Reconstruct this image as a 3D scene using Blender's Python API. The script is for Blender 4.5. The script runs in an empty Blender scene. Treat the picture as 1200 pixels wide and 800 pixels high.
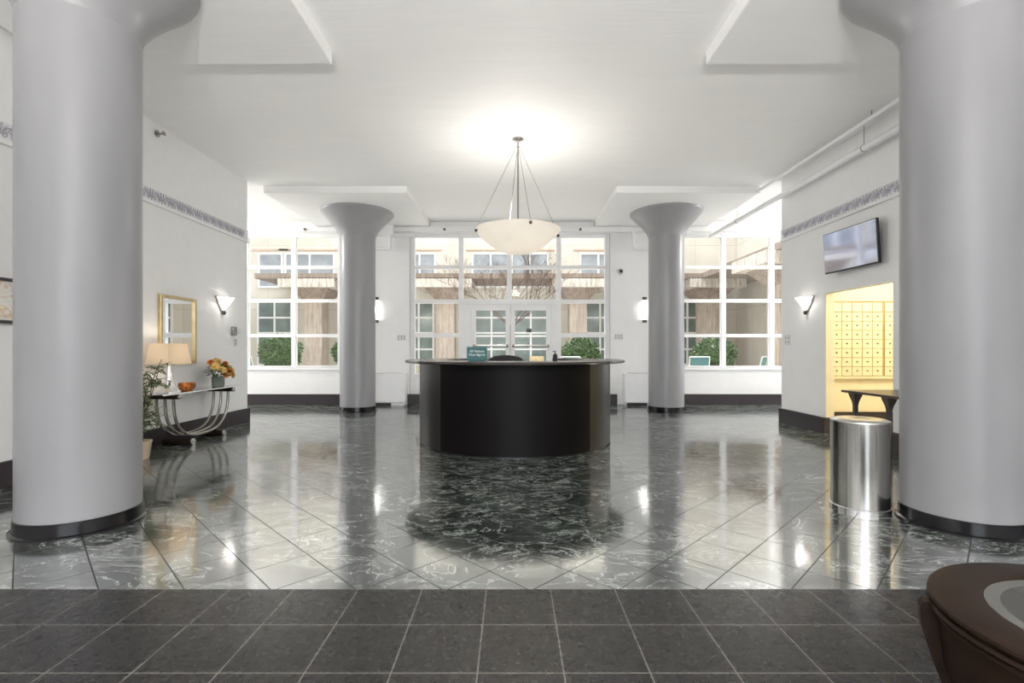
import bpy, bmesh, math, random
from math import sin, cos, pi, sqrt, radians as R_
from mathutils import Vector, Matrix
random.seed(7)
C = bpy.context.scene.collection
F, CX, HY, EYE = 574.0, 600.0, 410.0, 1.265
def X(px, d): return (px - CX) / F * d
def Z(py, d): return EYE + (HY - py) / F * d

# ------------------------------------------------------------------ materials
def new_mat(name):
    m = bpy.data.materials.new(name); m.use_nodes = True
    nt = m.node_tree
    return m, nt, nt.nodes['Principled BSDF']
def setin(b, **k):
    for n, v in k.items():
        n = n.replace('_', ' ')
        if n in b.inputs: b.inputs[n].default_value = v
def col(c): return (c[0], c[1], c[2], 1.0)
def mat(name, c, rough=.5, metal=0.0, var=.06, scale=6.0, bump=0.0, bscale=40.0, ior=1.5, coat=0.0, emit=None, estr=0.0, rvar=.0, stretch=None):
    m, nt, b = new_mat(name)
    N, L = nt.nodes, nt.links
    tc = N.new('ShaderNodeTexCoord')
    src = tc.outputs['Object']
    if stretch:
        mp = N.new('ShaderNodeMapping'); mp.inputs['Scale'].default_value = stretch
        L.new(src, mp.inputs['Vector']); src = mp.outputs['Vector']
    nz = N.new('ShaderNodeTexNoise'); nz.inputs['Scale'].default_value = scale; nz.inputs['Detail'].default_value = 4
    L.new(src, nz.inputs['Vector'])
    rp = N.new('ShaderNodeValToRGB')
    rp.color_ramp.elements[0].color = col([max(0, x * (1 - var)) for x in c])
    rp.color_ramp.elements[1].color = col([min(1, x * (1 + var)) for x in c])
    rp.color_ramp.elements[0].position = .3; rp.color_ramp.elements[1].position = .7
    L.new(nz.outputs['Fac'], rp.inputs['Fac']); L.new(rp.outputs['Color'], b.inputs['Base Color'])
    setin(b, Roughness=rough, Metallic=metal, IOR=ior, Coat_Weight=coat, Coat_Roughness=.05)
    if rvar:
        mr = N.new('ShaderNodeMapRange'); mr.inputs['To Min'].default_value = rough - rvar; mr.inputs['To Max'].default_value = rough + rvar
        L.new(nz.outputs['Fac'], mr.inputs['Value']); L.new(mr.outputs['Result'], b.inputs['Roughness'])
    if bump:
        n2 = N.new('ShaderNodeTexNoise'); n2.inputs['Scale'].default_value = bscale; n2.inputs['Detail'].default_value = 5
        L.new(src, n2.inputs['Vector'])
        bp = N.new('ShaderNodeBump'); bp.inputs['Strength'].default_value = bump; bp.inputs['Distance'].default_value = .02
        L.new(n2.outputs['Fac'], bp.inputs['Height']); L.new(bp.outputs['Normal'], b.inputs['Normal'])
    if emit:
        b.inputs['Emission Color'].default_value = col(emit); b.inputs['Emission Strength'].default_value = estr
    return m
def glass_mat(name, tint=(1, 1, 1), refl=.5, rough=0.0):
    m = bpy.data.materials.new(name); m.use_nodes = True
    nt = m.node_tree; N, L = nt.nodes, nt.links; N.clear()
    out = N.new('ShaderNodeOutputMaterial'); mx = N.new('ShaderNodeMixShader')
    tr = N.new('ShaderNodeBsdfTransparent'); tr.inputs['Color'].default_value = col(tint)
    gl = N.new('ShaderNodeBsdfGlossy'); gl.inputs['Roughness'].default_value = rough
    fr = N.new('ShaderNodeFresnel'); fr.inputs['IOR'].default_value = 1.45
    mm = N.new('ShaderNodeMath'); mm.operation = 'MULTIPLY'; mm.inputs[1].default_value = refl
    nz = N.new('ShaderNodeTexNoise'); nz.inputs['Scale'].default_value = 2
    bp = N.new('ShaderNodeBump'); bp.inputs['Strength'].default_value = .01; L.new(nz.outputs['Fac'], bp.inputs['Height']); L.new(bp.outputs['Normal'], gl.inputs['Normal'])
    L.new(fr.outputs['Fac'], mm.inputs[0]); L.new(mm.outputs[0], mx.inputs['Fac'])
    L.new(tr.outputs[0], mx.inputs[1]); L.new(gl.outputs[0], mx.inputs[2]); L.new(mx.outputs[0], out.inputs['Surface'])
    return m
def translucent_mat(name, c, mixf=.5, emit=None, estr=0.0):
    m = bpy.data.materials.new(name); m.use_nodes = True
    nt = m.node_tree; N, L = nt.nodes, nt.links; N.clear()
    out = N.new('ShaderNodeOutputMaterial'); mx = N.new('ShaderNodeMixShader'); mx.inputs['Fac'].default_value = mixf
    nz = N.new('ShaderNodeTexNoise'); nz.inputs['Scale'].default_value = 5; nz.inputs['Detail'].default_value = 5
    tc = N.new('ShaderNodeTexCoord'); L.new(tc.outputs['Object'], nz.inputs['Vector'])
    rp = N.new('ShaderNodeValToRGB'); rp.color_ramp.elements[0].color = col([x * .93 for x in c]); rp.color_ramp.elements[1].color = col([min(1, x * 1.04) for x in c])
    L.new(nz.outputs['Fac'], rp.inputs['Fac'])
    df = N.new('ShaderNodeBsdfDiffuse'); tl = N.new('ShaderNodeBsdfTranslucent')
    L.new(rp.outputs['Color'], df.inputs['Color']); L.new(rp.outputs['Color'], tl.inputs['Color'])
    L.new(df.outputs[0], mx.inputs[1]); L.new(tl.outputs[0], mx.inputs[2])
    last = mx
    if emit:
        em = N.new('ShaderNodeEmission'); em.inputs['Color'].default_value = col(emit); em.inputs['Strength'].default_value = estr
        ad = N.new('ShaderNodeAddShader'); L.new(mx.outputs[0], ad.inputs[0]); L.new(em.outputs[0], ad.inputs[1]); last = ad
    L.new(last.outputs[0], out.inputs['Surface'])
    return m

# node helper for tile shaders
class NG:
    def __init__(s, nt): s.N, s.L = nt.nodes, nt.links
    def put(s, sock, v):
        if hasattr(v, 'is_output') or isinstance(v, bpy.types.NodeSocket): s.L.new(v, sock)
        else: sock.default_value = v
    def m(s, op, a, b=0.0, c=0.0):
        n = s.N.new('ShaderNodeMath'); n.operation = op
        s.put(n.inputs[0], a); s.put(n.inputs[1], b); s.put(n.inputs[2], c)
        return n.outputs[0]
    def xyz(s, x, y, z):
        n = s.N.new('ShaderNodeCombineXYZ'); s.put(n.inputs[0], x); s.put(n.inputs[1], y); s.put(n.inputs[2], z); return n.outputs[0]
    def rng(s, v, a, b, c, d):
        n = s.N.new('ShaderNodeMapRange'); s.put(n.inputs[0], v)
        for i, q in enumerate((a, b, c, d)): n.inputs[i + 1].default_value = q
        return n.outputs[0]
    def mix(s, f, a, b):
        n = s.N.new('ShaderNodeMix'); n.data_type = 'RGBA'
        s.put(n.inputs['Factor'], f)
        s.put([i for i in n.inputs if i.name == 'A' and i.type == 'RGBA'][0], a)
        s.put([i for i in n.inputs if i.name == 'B' and i.type == 'RGBA'][0], b)
        return [o for o in n.outputs if o.type == 'RGBA'][0]
    def noise(s, vec, scale, detail=5, rough=.55, dist=0.0):
        n = s.N.new('ShaderNodeTexNoise'); s.L.new(vec, n.inputs['Vector'])
        n.inputs['Scale'].default_value = scale; n.inputs['Detail'].default_value = detail
        n.inputs['Roughness'].default_value = rough; n.inputs['Distortion'].default_value = dist
        return n.outputs['Fac']
    def white(s, vec, out='Value'):
        n = s.N.new('ShaderNodeTexWhiteNoise'); n.noise_dimensions = '3D'; s.L.new(vec, n.inputs['Vector']); return n.outputs[out]

def marble_mat():
    m, nt, b = new_mat('green_marble_tile'); g = NG(nt)
    tc = g.N.new('ShaderNodeTexCoord'); sp = g.N.new('ShaderNodeSeparateXYZ'); g.L.new(tc.outputs['Object'], sp.inputs[0])
    x, y = sp.outputs[0], sp.outputs[1]
    u = g.m('DIVIDE', g.m('SUBTRACT', g.m('ADD', x, y), .858), .4545)
    v = g.m('DIVIDE', g.m('ADD', g.m('SUBTRACT', x, y), 1.568), .4545)
    iu, iv = g.m('FLOOR', u), g.m('FLOOR', v)
    fu, fv = g.m('FRACT', u), g.m('FRACT', v)
    cell = g.xyz(iu, iv, 0.0)
    r1 = g.white(cell); rc = g.white(g.xyz(iv, iu, 3.0))
    # vein coordinates : each tile cut from a different part of the slab, turned by 0/90 degrees
    flip = g.m('GREATER_THAN', rc, .86)
    a = g.m('ADD', g.m('MULTIPLY', u, g.m('SUBTRACT', 1.0, flip)), g.m('MULTIPLY', v, flip))
    c = g.m('ADD', g.m('MULTIPLY', v, g.m('SUBTRACT', 1.0, flip)), g.m('MULTIPLY', u, flip))
    vec = g.xyz(g.m('ADD', g.m('MULTIPLY', a, .30), g.m('MULTIPLY', c, .20)), g.m('MULTIPLY', g.m('SUBTRACT', c, a), .42), g.m('MULTIPLY', r1, .45))
    n1 = g.noise(vec, 1.5, 8, .66, 1.2)
    v1 = g.rng(g.m('ABSOLUTE', g.m('SUBTRACT', n1, .5)), 0.0, .012, 1.0, 0.0)
    n2 = g.noise(vec, 4.2, 8, .70, 1.3)
    v2 = g.rng(g.m('ABSOLUTE', g.m('SUBTRACT', n2, .52)), 0.0, .02, 1.0, 0.0)
    msk = g.rng(g.noise(vec, 1.6, 3), .42, .62, 0.0, 1.0)
    cl = g.rng(g.noise(vec, 3.0, 7, .7), .3, .72, 0.0, 1.0)
    base = g.mix(cl, (.008, .013, .011, 1), (.060, .074, .067, 1))
    br = g.rng(r1, 0, 1, .8, 1.3)
    mul = g.N.new('ShaderNodeVectorMath'); mul.operation = 'SCALE'; g.L.new(base, mul.inputs[0]); g.L.new(br, mul.inputs['Scale'])
    vein = g.m('MINIMUM', 1.0, g.m('ADD', g.m('MULTIPLY', v1, .75), g.m('MULTIPLY', g.m('MULTIPLY', v2, msk), .8)))
    c1 = g.mix(vein, mul.outputs[0], (.70, .75, .71, 1))
    e = .009
    def edge(f): return g.m('MAXIMUM', g.m('LESS_THAN', f, e), g.m('GREATER_THAN', f, 1 - e))
    gr = g.m('MAXIMUM', edge(fu), edge(fv))
    c2 = g.mix(gr, c1, (.006, .007, .007, 1))
    g.L.new(c2, b.inputs['Base Color'])
    rough = g.m('ADD', g.rng(g.noise(tc.outputs['Object'], 1.3, 4), .3, .7, MR0, MR1), g.m('MULTIPLY', gr, .3))
    g.L.new(rough, b.inputs['Roughness'])
    setin(b, IOR=5.6)
    g.L.new(g.m('SUBTRACT', .5, g.m('MULTIPLY', gr, .47)), b.inputs['Specular IOR Level'])
    # slight unevenness from tile to tile
    wob = g.white(cell, 'Color')
    vs = g.N.new('ShaderNodeVectorMath'); vs.operation = 'SUBTRACT'; g.L.new(wob, vs.inputs[0]); vs.inputs[1].default_value = (.5, .5, .5)
    sc = g.N.new('ShaderNodeVectorMath'); sc.operation = 'MULTIPLY'; g.L.new(vs.outputs[0], sc.inputs[0]); sc.inputs[1].default_value = (.006, .006, 0)
    geo = g.N.new('ShaderNodeNewGeometry')
    ad = g.N.new('ShaderNodeVectorMath'); ad.operation = 'ADD'; g.L.new(geo.outputs['Normal'], ad.inputs[0]); g.L.new(sc.outputs[0], ad.inputs[1])
    nn = g.N.new('ShaderNodeVectorMath'); nn.operation = 'NORMALIZE'; g.L.new(ad.outputs[0], nn.inputs[0])
    g.L.new(nn.outputs[0], b.inputs['Normal'])
    return m
MR0, MR1 = .07, .15
def granite_mat():
    m, nt, b = new_mat('dark_granite_tile'); g = NG(nt)
    tc = g.N.new('ShaderNodeTexCoord'); sp = g.N.new('ShaderNodeSeparateXYZ'); g.L.new(tc.outputs['Object'], sp.inputs[0])
    u = g.m('DIVIDE', g.m('ADD', sp.outputs[0], .1355), .339)
    v = g.m('DIVIDE', g.m('SUBTRACT', 2.593, sp.outputs[1]), .337)
    cell = g.xyz(g.m('FLOOR', u), g.m('FLOOR', v), 0.0)
    r1 = g.white(cell)
    sp1 = g.rng(g.noise(tc.outputs['Object'], 160, 3, .7), .35, .7, 0, 1)
    base = g.mix(sp1, (.007, .0062, .0058, 1), (.016, .0145, .0135, 1))
    mul = g.N.new('ShaderNodeVectorMath'); mul.operation = 'SCALE'; g.L.new(base, mul.inputs[0]); g.L.new(g.rng(r1, 0, 1, .8, 1.25), mul.inputs['Scale'])
    e = .008
    fu, fv = g.m('FRACT', u), g.m('FRACT', v)
    def edge(f): return g.m('MAXIMUM', g.m('LESS_THAN', f, e), g.m('GREATER_THAN', f, 1 - e))
    gr = g.m('MAXIMUM', edge(fu), edge(fv))
    g.L.new(g.mix(gr, mul.outputs[0], (.19, .18, .165, 1)), b.inputs['Base Color'])
    g.L.new(g.rng(g.noise(tc.outputs['Object'], 30, 4),   .3, .7, .24, .32), b.inputs['Roughness'])
    bp = g.N.new('ShaderNodeBump'); bp.inputs['Strength'].default_value = .04; bp.inputs['Distance'].default_value = .004
    g.L.new(sp1, bp.inputs['Height']); g.L.new(bp.outputs['Normal'], b.inputs['Normal'])
    setin(b, IOR=1.6)
    return m
def facade_mat():
    m, nt, b = new_mat('cream_panel_facade'); g = NG(nt)
    tc = g.N.new('ShaderNodeTexCoord'); sp = g.N.new('ShaderNodeSeparateXYZ'); g.L.new(tc.outputs['Object'], sp.inputs[0])
    x = g.m('ADD', sp.outputs[0], sp.outputs[1])
    fu = g.m('FRACT', g.m('DIVIDE', x, 1.62)); fz = g.m('FRACT', g.m('DIVIDE', sp.outputs[2], 3.4))
    gr = g.m('MAXIMUM', g.m('LESS_THAN', fu, .015), g.m('LESS_THAN', fz, .008))
    cell = g.xyz(g.m('FLOOR', g.m('DIVIDE', x, 1.62)), g.m('FLOOR', g.m('DIVIDE', sp.outputs[2], 3.4)), 1.0)
    r = g.white(cell)
    base = g.mix(r, (.61, .57, .50, 1), (.66, .625, .56, 1))
    nz = g.rng(g.noise(tc.outputs['Object'], .8, 6), .3, .7, .92, 1.05)
    mul = g.N.new('ShaderNodeVectorMath'); mul.operation = 'SCALE'; g.L.new(base, mul.inputs[0]); g.L.new(nz, mul.inputs['Scale'])
    g.L.new(g.mix(gr, mul.outputs[0], (.5, .43, .34, 1)), b.inputs['Base Color'])
    setin(b, Roughness=.85)
    return m
def concrete_mat(name, c, streak):
    m, nt, b = new_mat(name); g = NG(nt)
    tc = g.N.new('ShaderNodeTexCoord')
    mp = g.N.new('ShaderNodeMapping'); mp.inputs['Scale'].default_value = (6, 6, .6); g.L.new(tc.outputs['Object'], mp.inputs['Vector'])
    s = g.rng(g.noise(mp.outputs[0], 1.5, 6, .7), .38, .62, 0, 1)
    n = g.rng(g.noise(tc.outputs['Object'], 3, 7, .7), .3, .7, 0, 1)
    base = g.mix(n, col([q * .8 for q in c]), col([q * 1.15 for q in c]))
    g.L.new(g.mix(g.m('MULTIPLY', s, streak), base, (.75, .72, .67, 1)), b.inputs['Base Color'])
    setin(b, Roughness=.9)
    return m
def art_mat():
    m, nt, b = new_mat('abstract_art_print'); g = NG(nt)
    tc = g.N.new('ShaderNodeTexCoord')
    n = g.N.new('ShaderNodeTexNoise'); n.inputs['Scale'].default_value = 7; n.inputs['Detail'].default_value = 6; n.inputs['Distortion'].default_value = 1.5
    g.L.new(tc.outputs['Object'], n.inputs['Vector'])
    rp = g.N.new('ShaderNodeValToRGB'); cr = rp.color_ramp
    for p, c_ in ((.3, (.35, .35, .42)), (.42, (.75, .74, .72)), (.5, (.8, .78, .72)), (.58, (.7, .5, .4)), (.68, (.75, .7, .5))):
        e = cr.elements.new(p); e.color = col(c_)
    g.L.new(n.outputs['Fac'], rp.inputs['Fac']); g.L.new(rp.outputs['Color'], b.inputs['Base Color']); setin(b, Roughness=.3)
    return m

M = {}
M['wall'] = mat('wall_paint', (.80, .80, .795), .5, var=.015, bump=.03, bscale=60)
M['ceiling'] = mat('ceiling_paint', (.86, .86, .855), .6, var=.012, scale=2, bump=.10, bscale=5, stretch=(.6, 5, 1))
M['column'] = mat('column_gloss_paint', (.285, .285, .297), .30, var=.06, scale=2.5, bump=.05, bscale=9, stretch=(1, 1, .35))
M['black'] = mat('black_gloss_base', (.008, .007, .009), .18, var=.2)
M['baseboard'] = mat('dark_plum_baseboard', (.035, .027, .031), .35, var=.1)
M['frame'] = mat('white_window_frame', (.82, .82, .83), .35, var=.02)
M['glass'] = glass_mat('window_glass', (.98, .985, .98), .4)
M['tabletop_glass'] = glass_mat('clear_table_glass', (.96, .985, .975), 2.2)
M['glass_edge'] = mat('bright_glass_edge', (.88, .93, .91), .1, var=.02)
M['marble'] = marble_mat(); M['granite'] = granite_mat()
M['desk'] = mat('espresso_desk_veneer', (.004, .0032, .0032), .40, var=.2, scale=3, stretch=(1, 1, .2), ior=1.22)
M['desk_side'] = mat('espresso_desk_side', (.008, .006, .0055), .34, var=.2, scale=3, stretch=(1, 1, .2), ior=1.55)
M['desk_strip'] = mat('brown_desk_edge_strip', (.05, .03, .022), .4, var=.1)
M['counter'] = mat('dark_counter_top', (.05, .042, .04), .2, var=.2, scale=20)
M['chrome'] = mat('chrome', (.78, .78, .78), .12, 1.0, var=.03)
M['steel'] = mat('brushed_steel', (.60, .59, .56), .20, 1.0, var=.14, scale=8, stretch=(14, 14, .05), rvar=.05)
M['steel_top'] = mat('satin_steel_lid', (.75, .73, .69), .3, 1.0, var=.05)
M['bronze'] = mat('dark_bronze', (.10, .085, .075), .3, 1.0, var=.1)
M['nickel'] = mat('smoky_nickel', (.36, .34, .31), .16, 1.0, var=.08)
M['darkwood'] = mat('dark_walnut_wood', (.022, .0135, .0095), .42, var=.25, scale=4, stretch=(6, 1, 6), ior=1.18)
M['tablewood'] = mat('dark_brown_table', (.052, .036, .030), .30, var=.2, scale=5, stretch=(1, 6, 1))
M['alabaster'] = translucent_mat('alabaster_glass', (.84, .81, .75), .22, (1.0, .95, .86), .09)
M['sconce_glass'] = translucent_mat('lit_sconce_glass', (.95, .93, .88), .6, (1.0, .97, .9), .45)
M['tube_glass'] = translucent_mat('lit_tube_glass', (.95, .95, .93), .6, (1.0, .98, .95), .8)
M['shade'] = translucent_mat('linen_lamp_shade', (.82, .75, .65), .55)
M['gold'] = mat('antique_gold_frame', (.60, .49, .28), .32, .8, var=.15)
M['mirror'] = mat('mirror_glass', (.93, .94, .95), .02, 1.0, var=.005)
M['screen'] = mat('blue_tinted_mirror_screen', (.72, .76, .95), .06, .9, var=.05)  # bluish mirror tint imitates the blue reflection on the dark screen
M['bezel'] = mat('black_plastic', (.012, .012, .014), .35, var=.1)
M['plate'] = mat('white_plastic', (.66, .66, .66), .35, var=.02)
M['socket'] = mat('grey_socket_plastic', (.30, .30, .31), .5, var=.02)
M['frieze_band'] = mat('frieze_pale_plaster', (.76, .76, .77), .6, var=.04)
M['frieze_leaf'] = mat('frieze_grey_violet_relief', (.46, .45, .50), .6, var=.2, scale=30)
M['mail_wall'] = mat('mail_room_yellow_paint', (.84, .75, .52), .6, var=.03)
M['mail_metal'] = mat('cream_mailbox_metal', (.80, .70, .47), .4, var=.04)
M['mail_gap'] = mat('mailbox_dark_brass_gap', (.38, .28, .12), .5, var=.1)
M['lock'] = mat('dark_brass_lock', (.20, .13, .06), .35, .6, var=.1)
M['facade'] = facade_mat()
M['win_dark'] = mat('facade_window_glass', (.16, .21, .20), .15, var=.35, scale=1.2)
M['win_grey'] = mat('facade_upper_window_glass', (.30, .33, .36), .2, var=.25, scale=1.5)
M['pink'] = mat('pink_lintel_paint', (.62, .42, .34), .7, var=.05)
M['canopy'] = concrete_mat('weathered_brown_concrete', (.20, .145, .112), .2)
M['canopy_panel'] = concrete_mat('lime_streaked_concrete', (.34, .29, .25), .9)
M['ext_column'] = concrete_mat('taupe_concrete_column', (.33, .265, .22), .3)
M['paving'] = mat('courtyard_paving', (.62, .59, .54), .8, var=.1, scale=2)
M['leaf'] = mat('glossy_green_leaf', (.055, .11, .03), .4, var=.5, scale=9)
M['ficus'] = mat('ficus_leaf', (.16, .21, .10), .4, var=.5, scale=14)
M['bark'] = mat('grey_brown_bark', (.09, .06, .045), .8, var=.3, scale=20)
M['twig'] = mat('reddish_twig', (.085, .05, .036), .8, var=.3, scale=20)
M['pot'] = mat('beige_clay_pot', (.62, .50, .37), .6, var=.08)
M['planter'] = mat('wood_tone_planter', (.48, .40, .32), .7, var=.15)
M['soil'] = mat('potting_soil', (.04, .03, .02), .9, var=.3, scale=40)
M['yellow'] = mat('yellow_petals', (.86, .62, .20), .6, var=.15, scale=40)
M['orange'] = mat('orange_petals', (.72, .24, .03), .6, var=.2, scale=40)
M['seed'] = mat('dark_seed_disc', (.06, .025, .012), .8, var=.3, scale=60)
M['vase_glass'] = mat('green_tinted_vase', (.20, .23, .20), .12, var=.25, scale=8)
M['amber'] = mat('amber_mosaic_glass', (.50, .15, .03), .15, var=.75, scale=28)
M['teal'] = mat('teal_sign_board', (.012, .11, .115), .4, var=.05)
M['white_ink'] = mat('white_lettering', (.85, .86, .85), .5, var=.01)
M['chairfabric'] = mat('black_office_fabric', (.025, .024, .026), .75, var=.15, scale=60)
M['sling'] = mat('teal_sling_fabric', (.06, .16, .17), .6, var=.1)
M['alu'] = mat('pale_aluminium', (.72, .72, .71), .35, .3, var=.03)
M['inset_glass'] = mat('frosted_table_glass', (.055, .053, .048), .14, var=.06, ior=1.3)
M['inset_bevel'] = mat('bevelled_glass_ring', (.10, .098, .09), .14, var=.06, ior=1.35)
M['art'] = art_mat()
M['brass'] = mat('pale_brass', (.7, .55, .3), .4, .5, var=.2, scale=40)

# ------------------------------------------------------------------ mesh helpers
class MB:
    def __init__(s): s.bm = bmesh.new()
    def box(s, x0, x1, y0, y1, z0, z1, bev=0.0):
        vs = [s.bm.verts.new(p) for p in ((x0,y0,z0),(x1,y0,z0),(x1,y1,z0),(x0,y1,z0),(x0,y0,z1),(x1,y0,z1),(x1,y1,z1),(x0,y1,z1))]
        fs = [s.bm.faces.new([vs[i] for i in q]) for q in ((3,2,1,0),(4,5,6,7),(0,1,5,4),(1,2,6,5),(2,3,7,6),(3,0,4,7))]
        if bev:
            es = list({e for f in fs for e in f.edges})
            bmesh.ops.bevel(s.bm, geom=es, offset=bev, segments=2, profile=.5, affect='EDGES')
        return s
    def quadbox(s, low, high):          # two quads (4 points each) -> hexahedron
        a = [s.bm.verts.new(p) for p in low]; b = [s.bm.verts.new(p) for p in high]
        s.bm.faces.new(a[::-1]); s.bm.faces.new(b)
        for i in range(4): s.bm.faces.new((a[i], a[(i+1)%4], b[(i+1)%4], b[i]))
        return s
    def lathe(s, prof, n=48, c=(0,0,0), a0=0.0, a1=2*pi, closed=False, axis='z'):
        full = abs(a1 - a0 - 2*pi) < 1e-6
        m = n if full else n + 1
        rings = []
        for r, z in prof:
            ring = []
            for i in range(m):
                t = a0 + (a1 - a0) * i / n
                if axis == 'z': p = (c[0] + r*cos(t), c[1] + r*sin(t), c[2] + z)
                elif axis == 'x': p = (c[0] + z, c[1] + r*cos(t), c[2] + r*sin(t))
                else: p = (c[0] + r*cos(t), c[1] + z, c[2] + r*sin(t))
                ring.append(s.bm.verts.new(p))
            rings.append(ring)
        k = len(rings)
        for j in range(k if closed else k - 1):
            A, B = rings[j], rings[(j+1) % k]
            for i in range(n):
                i2 = (i+1) % m
                try: s.bm.faces.new((A[i], A[i2], B[i2], B[i]))
                except ValueError: pass
        if not closed and full:
            for ring, pr in ((rings[0], prof[0]), (rings[-1], prof[-1])):
                if pr[0] > 1e-5:
                    try: s.bm.faces.new(ring)
                    except ValueError: pass
        if not full:
            for i in (0, m - 1):
                ring = [q[i] for q in rings]
                if closed or len(ring) > 2:
                    try: s.bm.faces.new(ring)
                    except ValueError: pass
        return s
    def tube(s, pts, r, n=8, cap=True):
        pts = [Vector(p) for p in pts]
        rs = r if isinstance(r, (list, tuple)) else [r]*len(pts)
        up = None; rings = []
        for i, p in enumerate(pts):
            t = (pts[min(i+1, len(pts)-1)] - pts[max(i-1, 0)])
            if t.length < 1e-9: t = Vector((0,0,1))
            t.normalize()
            if up is None:
                up = Vector((0,0,1)) if abs(t.z) < .9 else Vector((1,0,0))
            a = t.cross(up)
            if a.length < 1e-6: a = t.cross(Vector((1,0,0)))
            a.normalize(); b = a.cross(t); up = b
            rings.append([s.bm.verts.new(p + rs[i]*(a*cos(2*pi*k/n) + b*sin(2*pi*k/n))) for k in range(n)])
        for A, B in zip(rings, rings[1:]):
            for k in range(n): s.bm.faces.new((A[k], A[(k+1)%n], B[(k+1)%n], B[k]))
        if cap:
            s.bm.faces.new(rings[0][::-1]); s.bm.faces.new(rings[-1])
        return s
    def prism(s, pts, vec):
        a = [s.bm.verts.new(p) for p in pts]; b = [s.bm.verts.new(Vector(p) + Vector(vec)) for p in pts]
        s.bm.faces.new(a[::-1]); s.bm.faces.new(b)
        for i in range(len(a)): j = (i+1) % len(a); s.bm.faces.new((a[i], a[j], b[j], b[i]))
        return s
    def ball(s, c, r, sx=1, sy=1, sz=1, u=10, v=7):
        mt = Matrix.Translation(c) @ Matrix.Diagonal((r*sx, r*sy, r*sz, 1))
        bmesh.ops.create_uvsphere(s.bm, u_segments=u, v_segments=v, radius=1, matrix=mt); return s
    def leaf(s, p, d, n, l, w):
        d = d.normalized(); sd = d.cross(n)
        if sd.length < 1e-4: sd = d.cross(Vector((1,.2,0)))
        sd.normalize(); nn = sd.cross(d)
        a, b = s.bm.verts.new(p), s.bm.verts.new(p + d*l - nn*l*.12)
        m = s.bm.verts.new(p + d*l*.45 + nn*l*.06)
        q1, q2 = s.bm.verts.new(p + d*l*.45 + sd*w/2), s.bm.verts.new(p + d*l*.45 - sd*w/2)
        for f in ((a, q1, m), (q1, b, m), (b, q2, m), (q2, a, m)): s.bm.faces.new(f)
        return s
    def build(s, name, m, parent=None, smooth=None, loc=None):
        bmesh.ops.recalc_face_normals(s.bm, faces=s.bm.faces)
        me = bpy.data.meshes.new(name); s.bm.to_mesh(me); s.bm.free()
        me.materials.append(m)
        if smooth is not None:
            me.polygons.foreach_set('use_smooth', [True]*len(me.polygons))
            me.set_sharp_from_angle(angle=R_(smooth))
        o = bpy.data.objects.new(name, me); C.objects.link(o)
        if parent: o.parent = parent
        if loc: o.location = loc
        return o
def tag(o, label, cat, group=None, kind=None):
    o['label'] = label; o['category'] = cat
    if group: o['group'] = group
    if kind: o['kind'] = kind
    return o
def thing(name, label, cat, loc=(0,0,0), rz=0.0, group=None, kind=None):
    o = bpy.data.objects.new(name, None); C.objects.link(o); o.empty_display_size = .1
    o.location = loc; o.rotation_euler = (0, 0, rz)
    return tag(o, label, cat, group, kind)
def struct(o, label, cat):
    o['kind'] = 'structure'; o['label'] = label; o['category'] = cat; return o
def dup(root, loc, rz=None, label=None):
    r = root.copy(); C.objects.link(r); r.location = loc
    if rz is not None: r.rotation_euler = (0, 0, rz)
    if label: r['label'] = label
    for ch in list(root.children):
        c = ch.copy(); C.objects.link(c); c.parent = r
        for g in list(ch.children):
            d = g.copy(); C.objects.link(d); d.parent = c
    return r
def lamp(name, parent, loc, power, color=(1,1,1), rad=.1, kind='POINT'):
    l = bpy.data.lights.new(name, kind); l.energy = power; l.color = color; l.shadow_soft_size = rad
    o = bpy.data.objects.new(name, l); C.objects.link(o); o.location = loc
    if parent: o.parent = parent
    return o

# ------------------------------------------------------------------ setting
CEIL, PANEL, BK = 4.25, 4.125, 11.4
WL, WR, CL_, CR_ = -4.69, 4.76, 8.68, 8.65
FRONT = -5.0
b = MB(); b.box(-10, 10, 2.593, 11.6, -.15, 0)
struct(b.build('floor', M['marble']), 'polished green marble floor laid in diagonal tiles', 'floor')
b = MB(); b.box(-5.2, 8.2, FRONT-.2, 2.593, -.15, 0)
struct(b.build('floor_entry', M['granite']), 'dark brown granite tile floor in the foreground', 'floor')
b = MB(); b.box(-10.2, 10.2, FRONT-.2, 11.6, CEIL, CEIL+.3)
ceil = struct(b.build('ceiling', M['ceiling']), 'white painted concrete ceiling', 'ceiling')
CN = [(-3.16, 3.6), (3.30, 3.6), (-3.22, 10.23), (3.22, 10.23)]
for i, (cx, cy) in enumerate(CN):
    b = MB(); h = 1.31 if i > 1 else 1.36
    b.box(cx-h, cx+h, cy-1.31, min(cy+1.31, BK-.02) if i > 1 else cy+1.31, PANEL, CEIL+.01, .012)
    b.build('drop_panel', M['ceiling'], ceil)
b = MB(); b.box(WL-.2, WL, FRONT, CL_, 0, CEIL); b.box(-10, WL-.2, CL_-.2, CL_, 0, CEIL)
struct(b.build('wall_left', M['wall']), 'pale grey left wall with sconce, mirror and frieze', 'wall')
OD0, OD1, OZ = 6.12, 7.45, 2.125
b = MB(); b.box(WR, WR+.12, FRONT, OD0, 0, CEIL); b.box(WR, WR+.12, OD1, CR_, 0, CEIL); b.box(WR, WR+.12, OD0, OD1, OZ, CEIL)
b.box(WR+.12, 10, CR_-.2, CR_, 0, CEIL)
struct(b.build('wall_right', M['wall']), 'pale grey right wall with opening to the mail room', 'wall')
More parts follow.
